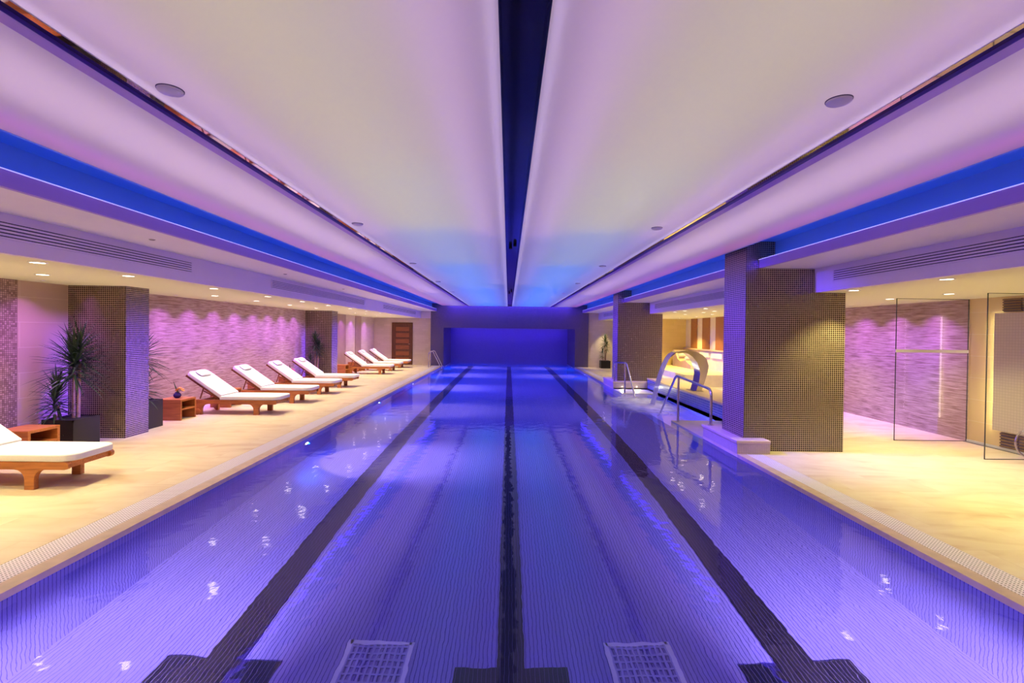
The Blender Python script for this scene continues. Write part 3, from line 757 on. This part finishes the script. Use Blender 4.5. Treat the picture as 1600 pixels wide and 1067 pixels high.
# ------------------------------------------------------------------ potted plants
def head(b, c, n, ln, rr, lim, stem=.30, wid=.024):
    for k in range(n):
        az = k*2.39996 + rr.uniform(-.2,.2); q = (k+.5)/n
        el = math.radians(80 - 100*q**.9) + rr.uniform(-.15,.15)
        l = ln*rr.uniform(.7,1.08); droop = (.35+.5*q)*l*rr.uniform(.5,1.2)
        d = Vector((math.cos(az)*math.cos(el), math.sin(az)*math.cos(el), math.sin(el)))
        side = Vector((-math.sin(az), math.cos(az), 0))
        base = Vector(c) + Vector((0,0,(1-q)*stem)); vs = []
        for i, tt in enumerate((0,.25,.55,.8,1.0)):
            p = base + d*l*tt - Vector((0,0,droop*tt*tt*.45))
            w = wid*(.6,1,.85,.5,.04)[i]*.5
            vs += [p-side*w, p-Vector((0,0,w*.5)), p+side*w]
        for v in vs:
            v.x = min(max(v.x, lim[0]), lim[1]); v.y = min(max(v.y, lim[2]), lim[3])
        fs = []
        for i in range(4):
            for j in range(2): a = i*3+j; fs.append((a, a+1, a+4, a+3))
        b.add(vs, fs, True)
def plant(loc, label, size, h, trunks, seed, lim=(-.46,9,-9,9)):
    rr = random.Random(seed)
    t = thing('potted_dracaena', label, 'potted plant', loc, 0, 'spiky plants in black planters')
    w = size/2
    b = MB(); b.prism([(-w,-w),(w,-w),(w,w),(-w,w)], 'z', 0, h-.03)
    for a in (-1,1): b.box(a*w-.015*(a>0)-(.0 if a>0 else 0), -w, h-.03, a*w+.015*(a<0), w, h); b.box(-w, a*w-.015*(a>0), h-.03, w, a*w+.015*(a<0), h)
    b.build('planter', M_planter, t)
    b = MB(); b.box(-w+.015,-w+.015,h-.028,w-.015,w-.015,h-.012); b.build('soil', M_soil, t)
    for (x, y, zt, ln, n, lean) in trunks:
        pts = [Vector((x+lean*q*q*.12, y, h-.03+(zt-h+.03)*q)) for q in (0,.25,.5,.75,1)]
        b = MB(); b.tube(pts, [.022,.019,.018,.017,.016], 10); b.build('trunk', M_trunk, t)
        b = MB(); head(b, pts[-1]-Vector((0,0,.06)), n, ln, rr, lim); b.build('foliage', M_leaf, t, fix=False)
plant((-5.83,6.50,0), 'tall spiky plant in a square black planter before the near left column', .41, .385,
      [(.0,.03,.98,.50,150,.1),(.03,.07,1.16,.44,70,.2),(-.14,-.02,.56,.34,80,-.3),(-.10,-.10,.44,.28,40,-.3)], 3, (-.46,.6,-.7,.47))
plant((-5.83,7.73,0), 'spiky plant in a black planter half hidden behind the near left column', .40, .44,
      [(-.03,.04,1.05,.46,130,0),(.02,-.04,.56,.32,70,.4)], 5, (-.46,.6,-.27,.7))
plant((-5.86,14.72,0), 'dark spiky plant standing before the second left column', .36, .36,
      [(.0,.0,1.10,.36,110,0),(-.08,-.06,.52,.26,50,-.3),(.06,.03,.90,.32,70,.3)], 8, (-.43,.6,-.7,.36))
plant((4.43,22.1,0), 'spotlit spiky plant in a black planter at the far right end wall', .43, .34,
      [(.0,.0,1.08,.36,100,0),(-.09,-.04,.56,.22,50,-.3),(.04,.03,.86,.28,50,.3)], 11, (-.7,.7,-.7,.42))

# ------------------------------------------------------------------ ladder and handrails
def bend(pts, r=.1, n=6):
    """round the corners of a polyline"""
    pts = [Vector(p) for p in pts]; out = [pts[0]]
    for i in range(1, len(pts)-1):
        a, c, d = pts[i-1], pts[i], pts[i+1]
        ra = min(r, (a-c).length*.45, (d-c).length*.45)
        p0 = c + (a-c).normalized()*ra; p1 = c + (d-c).normalized()*ra
        for k in range(n+1):
            q = k/n; out.append(p0*(1-q)**2 + c*2*q*(1-q) + p1*q*q)
    return out + [pts[-1]]
t = thing('pool_ladder', 'curved chrome pool ladder rails at the far left pool corner', 'pool ladder', (0,0,0))
for y in (21.1, 21.65):
    b = MB(); b.tube(bend([(-3.47,y,0),(-3.47,y,.66),(-3.3,y,.74),(-2.93,y,.02),(-2.93,y,-.75)], .16), .02, 10); b.build('rail', M_steel, t)
for k in range(3):
    b = MB(); b.box(-2.99,21.1,-.35-k*.25,-2.90,21.65,-.325-k*.25); b.build('tread', M_steel, t)
t = thing('handrail', 'chrome handrail stepping into the water from the near right plinth', 'handrail', (0,0,0), 0, 'chrome pool handrails')
b = MB(); b.tube(bend([(3.17,7.5,.18),(3.17,7.5,.74),(3.17,9.08,.82),(3.17,10.0,-.05),(3.17,10.15,-.5)], .12), .021, 12); b.build('rail', M_steel, t)
b = MB(); b.tube([(3.17,8.95,-.1),(3.17,8.95,.81)], .021, 12); b.build('post', M_steel, t)
for p in ((3.17,7.5,.185),(3.17,8.95,-.085)):
    b = MB(); b.lathe([(.045,0),(.045,.008),(.022,.012)], p, 20); b.build('flange', M_steel, t)
t = thing('handrail', 'chrome handrail stepping into the water before the far right column', 'handrail', (0,0,0), 0, 'chrome pool handrails')
b = MB(); b.tube(bend([(3.14,14.25,.18),(3.14,14.25,.74),(3.2,13.02,.80),(3.22,12.15,-.05),(3.22,12.0,-.5)], .1), .021, 12); b.build('rail', M_steel, t)
b = MB(); b.tube([(3.19,13.15,-.1),(3.19,13.15,.79)], .021, 12); b.build('post', M_steel, t)
for p in ((3.14,14.25,.185),(3.19,13.15,-.085)):
    b = MB(); b.lathe([(.045,0),(.045,.008),(.022,.012)], p, 20); b.build('flange', M_steel, t)

# ------------------------------------------------------------------ raised spa wall and water spout
t = thing('spa_wall', 'low blue mosaic wall with tan stone top beside the water spout', 'low wall', (0,0,0)); t['kind'] = 'structure'
b = MB(); b.box(RX, RY0+.001, -.55, 4.95, RY1-.0, .26); b.build('tiled_wall', M_spa, t)
b = MB(); b.box(RX-.02, RY0, .26, 4.97, RY1, .30); b.build('stone_top', plain('tan_wall_top', (.62,.46,.30), .35), t, bevel=.006)
t = thing('water_spout', 'curved stainless swan-neck water spout standing on the low wall', 'water spout', (0,0,0))
ZZ = [ (745,950),(800,800),(860,600),(872,490),(835,365),(760,290),(640,228),(500,205),(400,215),(300,232),(235,240) ]
ZI = [ (330,258),(430,246),(500,268),(590,335),(660,425),(705,540),(718,640),(700,780),(648,945) ]
def zx(p):
    px, py = 1030+p[0]/11.86, 530+p[1]/11.86
    return ((px-794.5)*11.07/755.6 + .03, 1.6-(py-518.5-.0122*(px-794.5))*11.07/755.6)
outer = [zx(p) for p in ZZ]; inner = [zx(p) for p in ZI]
outer[0] = (outer[0][0], .30); inner[-1] = (inner[-1][0], .30)
b = MB(); b.prism(outer + inner, 'y', 10.95, 11.31, smooth=True); b.build('neck', M_steel, t)
b = MB(); b.box(4.20,10.92,.30,4.44,11.34,.312); b.build('foot_plate', M_steel, t, bevel=.003)
# falling sheet of water, and the foam where it lands
m, nt, bs = newmat('falling_water'); out = nt.nodes['Material Output']
sock(bs, 'Base Color', rgba((.80,.76,.92))); sock(bs, 'Roughness', .25)
tr = N(nt, 'ShaderNodeBsdfTransparent'); mx = N(nt, 'ShaderNodeMixShader')
nz = N(nt, 'ShaderNodeTexNoise'); nz.inputs['Scale'].default_value = 1; nz.inputs['Detail'].default_value = 3
tcn = N(nt, 'ShaderNodeTexCoord'); mpn = N(nt, 'ShaderNodeMapping'); L(nt, tcn.outputs['Object'], mpn.inputs['Vector']); mpn.inputs['Scale'].default_value = (2,40,2); L(nt, mpn.outputs['Vector'], nz.inputs['Vector'])
mr = N(nt, 'ShaderNodeMapRange'); L(nt, nz.outputs['Fac'], mr.inputs['Value']); mr.inputs['From Min'].default_value = .3; mr.inputs['From Max'].default_value = .7; mr.inputs['To Min'].default_value = .5; mr.inputs['To Max'].default_value = .85
L(nt, mr.outputs['Result'], mx.inputs[0]); L(nt, tr.outputs[0], mx.inputs[1]); L(nt, bs.outputs[0], mx.inputs[2]); L(nt, mx.outputs[0], out.inputs['Surface'])
M_fall = m
tip = ((outer[-1][0]+inner[0][0])/2, (outer[-1][1]+inner[0][1])/2)
prof = []
for k in range(15):
    q = k/14; prof.append((tip[0] + (3.34-tip[0])*q**.62, tip[1] + (WZ-tip[1])*q**1.25))
pr2 = [(x+.018*(1-.3*i/14), z+.016) for i, (x, z) in enumerate(prof)]
b = MB(); b.prism(prof + pr2[::-1], 'y', 10.97, 11.29, smooth=True)
tag(b.build('falling_water', M_fall), 'lilac sheet of water falling from the steel spout into the pool', 'water', kind='stuff')
m, nt, bs = newmat('water_foam'); out = nt.nodes['Material Output']
sock(bs, 'Base Color', rgba((.88,.86,.95))); sock(bs, 'Roughness', .6)
tr = N(nt, 'ShaderNodeBsdfTransparent'); mx = N(nt, 'ShaderNodeMixShader')
tcn = N(nt, 'ShaderNodeTexCoord'); nz = N(nt, 'ShaderNodeTexNoise'); nz.inputs['Scale'].default_value = 3.2; nz.inputs['Detail'].default_value = 5; L(nt, tcn.outputs['Object'], nz.inputs['Vector'])
ln = N(nt, 'ShaderNodeVectorMath', operation='LENGTH'); mpn = N(nt, 'ShaderNodeMapping'); L(nt, tcn.outputs['Object'], mpn.inputs['Vector']); mpn.inputs['Scale'].default_value = (1/.95,1/1.95,1); L(nt, mpn.outputs['Vector'], ln.inputs[0])
mr = N(nt, 'ShaderNodeMapRange'); L(nt, ln.outputs['Value'], mr.inputs['Value']); mr.inputs['To Min'].default_value = .95; mr.inputs['To Max'].default_value = -.35
a1 = N(nt, 'ShaderNodeMath', operation='MULTIPLY_ADD'); L(nt, nz.outputs['Fac'], a1.inputs[0]); a1.inputs[1].default_value = 1.0; L(nt, mr.outputs['Result'], a1.inputs[2])
a2 = N(nt, 'ShaderNodeMath', operation='SUBTRACT', use_clamp=True); L(nt, a1.outputs[0], a2.inputs[0]); a2.inputs[1].default_value = .35
L(nt, a2.outputs[0], mx.inputs[0]); L(nt, tr.outputs[0], mx.inputs[1]); L(nt, bs.outputs[0], mx.inputs[2]); L(nt, mx.outputs[0], out.inputs['Surface'])
b = MB(); n = 40; vs = []; fs = []
for i in range(n+1):
    for j in range(n+1):
        u = i/n*2-1; v = j/n*2-1; r = math.hypot(u, v)
        vs.append((u*.95, v*1.95, max(0, .022*(1-r))*(1+.5*math.sin(u*17+v*5)*math.cos(v*19-u*7))+.003))
for i in range(n):
    for j in range(n): a = i*(n+1)+j; fs.append((a, a+n+1, a+n+2, a+1))
b.add(vs, fs, True); o = b.build('water_foam', m, fix=False); o.location = (3.10, 11.15, WZ+.001)
tag(o, 'white foam spreading where the spout water lands', 'foam', kind='stuff')

# ------------------------------------------------------------------ far-left door
t = thing('door_1', 'dark brown panelled wooden door in the far left end wall', 'door', (-4.98,22.75,0)); t['kind'] = 'structure'
w = .49
b = MB(); b.box(-w,-.035,0,-w+.10,.0,1.98); b.box(w-.06,-.035,0,w,.0,1.98); b.box(-w+.1,-.035,1.88,w-.06,.0,1.98); b.build('door_frame', M_door, t, bevel=.004)
b = MB(); b.box(-w+.10,-.022,.01,w-.06,-.002,1.88); leaf = b.build('door_leaf', M_door, t)
for k in range(6):
    b = MB(); z0 = .16+k*.285; b.box(-w+.19,-.032,z0,w-.17,-.02,z0+.18); b.build('door_panel', M_doorp, leaf, bevel=.004)
b = MB(); b.tube([(w-.115,-.022,.98),(w-.115,-.06,.98),(w-.20,-.06,.98)], .009, 8); b.build('handle', M_steel, leaf)

# ------------------------------------------------------------------ glass screens and shower
def screen(x0, x1, y, z1, label, bar):
    t = thing('glass_screen', label, 'glass screen', (0,0,0), 0, 'frameless glass screens')
    b = MB(); b.quad((x0,y,.004),(x1,y,.004),(x1,y,z1),(x0,y,z1)); b.build('pane', M_glass, t, fix=False)
    b = MB(); e = .008
    b.box(x0-e,y-.005,.0,x0,y+.005,z1); b.box(x1,y-.005,0,x1+e,y+.005,z1); b.box(x0,y-.005,z1-.006,x1,y+.005,z1); b.box(x0,y-.005,0,x1,y+.005,.008)
    b.build('glass_edge', M_gedge, t)
    if bar:
        b = MB(); b.box(x0-.01,y-.014,1.36,x1,y-.002,1.405); b.build('handle_bar', M_frost, t)
screen(5.97, WR-.02, 7.40, ZS-.002, 'clear frameless glass screen with white bar, farther of the two', True)
screen(6.285, WR-.01, 6.30, ZS-.002, 'clear frameless glass screen cut off by the right picture edge', False)
t = thing('shower_panel', 'backlit pale dotted wall panel with glowing edges behind the right glass screen', 'shower panel', (WR,6.655,0))
b = MB(); b.box(-.07,-.295,.27,-.045,.295,1.955); b.build('front_panel', M_shower, t, bevel=.004)
b = MB(); b.box(-.045,-.25,.31,0,.25,1.915); b.build('carcass', M_white, t)
for y in (-.287, .275):
    b = MB(); b.box(-.044,y-.022,.29,-.026,y+.034,1.935); b.build('light_line', E_white, t)
for y, d in ((-.26,-1),(.26,1)): area('panel_glow', (WR-.032, 6.655+y, 1.1), .02, 1.6, 45, (1,.90,.42), (.5, d*.9, 0), ax=(0,0,1))
for z0, z1, lab in ((1.975,2.16,'upper'),(.03,.245,'lower')):
    t = thing('louvre_vent', 'brown slatted vent %s the backlit shower panel' % ('above' if z0 > 1 else 'below'), 'vent', (WR,6.62,0), 0, 'brown vents on the shower wall')
    b = MB(); b.box(-.012,-.26,z0,0,.26,z1); b.build('backing', M_slot, t)
    for y0, y1 in ((-.26,-.01),(.01,.26)):
        for k in range(5):
            zz = z0 + (k+.3)*(z1-z0)/5; b = MB(); b.box(-.03,y0,zz,-.006,y1,zz+.022); b.build('slat', M_louvre, t)
b = MB(); b.box(WR-.075,6.31,-.002,WR-.02,7.39,.003); o = b.build('channel_drain', plain('dark_drain_slot', (.08,.07,.05), .3)); tag(o, 'dark linear floor drain along the shower wall', 'drain')
b = MB(); b.box(WR-.02,6.31,0,WR-.004,7.39,.035); tag(b.build('baseboard_right', M_frost), 'white strip at the foot of the shower wall', 'baseboard', kind='structure')
t = thing('grab_hoop', 'small curved chrome hoop near the floor at the right picture edge', 'hoop', (0,0,0))
b = MB(); b.tube(bend([(6.98,6.42,.0),(6.86,6.42,.06),(6.80,6.42,.2),(6.86,6.42,.34),(7.08,6.42,.4)], .08), .012, 10); b.build('tube', M_steel, t)

# ------------------------------------------------------------------ niche beyond the spout
wallbox('wall_niche', 4.95, 19.3, 0, WR, 19.45, ZS, M_ytile, 'yellow lit tiled wall of the resting niche')
for i, (y0, y1) in enumerate(((18.12,18.7),(16.98,17.6),(15.8,16.47))):
    b = MB(); b.box(WR-.03, y0, 1.07, WR, y1, ZS); tag(b.build('wall_panel', M_brown), 'tall brown wall panel, %s of three in the niche' % ['leftmost','middle','rightmost'][i], 'wall panel', 'brown niche wall panels')
b = MB(); b.box(WR-.10, 15.2, 1.02, WR, 19.3, 1.065); tag(b.build('ledge', M_rose), 'slim rose ledge under the brown wall panels', 'ledge')
for i, (y0, y1) in enumerate(((16.98,17.75),(15.9,16.75))):
    b = MB(); b.box(WR-.05, y0, .78, WR, y1, .97); tag(b.build('wall_box', M_white, bevel=.004), ['white flat wall box under the ledge, left one','white flat wall box under the ledge, right one'][i], 'wall box', 'white wall boxes under the ledge')
b = MB(); b.box(5.35, 14.6, 0, WR-.001, 19.3, .36); b.build
o = b.build('platform', M_cream); tag(o, 'cream stone platform of the resting niche', 'platform', kind='structure')
b = MB(); b.box(4.98, 14.6, 0, 5.35, 19.3, .18); tag(b.build('platform_step', M_cream), 'long cream step below the niche platform', 'step', kind='structure')
t = thing('heated_bench', 'rose tiled reclining bench with cream roll in the niche', 'bench', (0,0,0))
b = MB()
pr = [(18.9,.36),(18.9,.98),(18.75,.98),(18.6,.86),(18.35,.66),(18.1,.58),(17.8,.62),(17.55,.64),(17.3,.56),(17.05,.50),(17.0,.36)]
b.prism(pr, 'x', 6.45, WR-.1); b.build('bench_body', M_rose, t)
b = MB(); b.tube([(6.5,18.42,.80),(7.0,18.42,.80)], .10, 16); b.build('cushion_roll', M_cush, t)
b = MB(); b.tube([(6.5,17.68,.70),(7.0,17.68,.70)], .07, 16); b.build('cushion_roll', M_cush, t)

# alcove and header washing lamps
area('alcove_light', (C0, YB-.45, 1.77), 5.8, .06, 34, (.13,.055,1), (0,.25,-1))
area('header_wash', (C0, Y1-.30, ZC-.02), 5.8, .05, 45, (.09,.045,1), (0,.5,-1))

# ------------------------------------------------------------------ world, camera
w = bpy.data.worlds.new('world'); SC.world = w; w.use_nodes = True
bg = w.node_tree.nodes['Background']; bg.inputs['Color'].default_value = (.02,.02,.03,1); bg.inputs['Strength'].default_value = .3
F = 755.6; PY = 526.0; roll = math.radians(.7)
Yc = Vector((794.5-800, PY-518.5, F)).normalized()
up = Vector((math.sin(roll), math.cos(roll), 0)); Zc = (up - Yc*up.dot(Yc)).normalized()
Xc = Zc.cross(Yc)
if Xc.x < 0: Xc = -Xc
right = Vector((Xc.x, Yc.x, Zc.x)); upw = Vector((Xc.y, Yc.y, Zc.y)); fwd = Vector((Xc.z, Yc.z, Zc.z))
cam = bpy.data.cameras.new('camera'); cam.sensor_width = 36; cam.lens = F*36/1600; cam.shift_y = -(533.5-PY)/1600; cam.clip_start = .05
co = bpy.data.objects.new('camera', cam); COL.objects.link(co)
co.matrix_world = Matrix.Translation((0,0,1.6)) @ Matrix((right, upw, -fwd)).transposed().to_4x4()
SC.camera = co
vs = SC.view_settings; SC.display_settings.display_device = 'sRGB'; vs.view_transform = 'Standard'; vs.look = 'None'; vs.exposure = 0; vs.gamma = 1; vs.use_curve_mapping = False
cy = SC.cycles
cy.use_denoising = True; cy.max_bounces = 12; cy.diffuse_bounces = 4; cy.glossy_bounces = 5; cy.transmission_bounces = 10; cy.transparent_max_bounces = 16
cy.sample_clamp_indirect = 6; cy.caustics_refractive = True; cy.caustics_reflective = True; cy.blur_glossy = .6
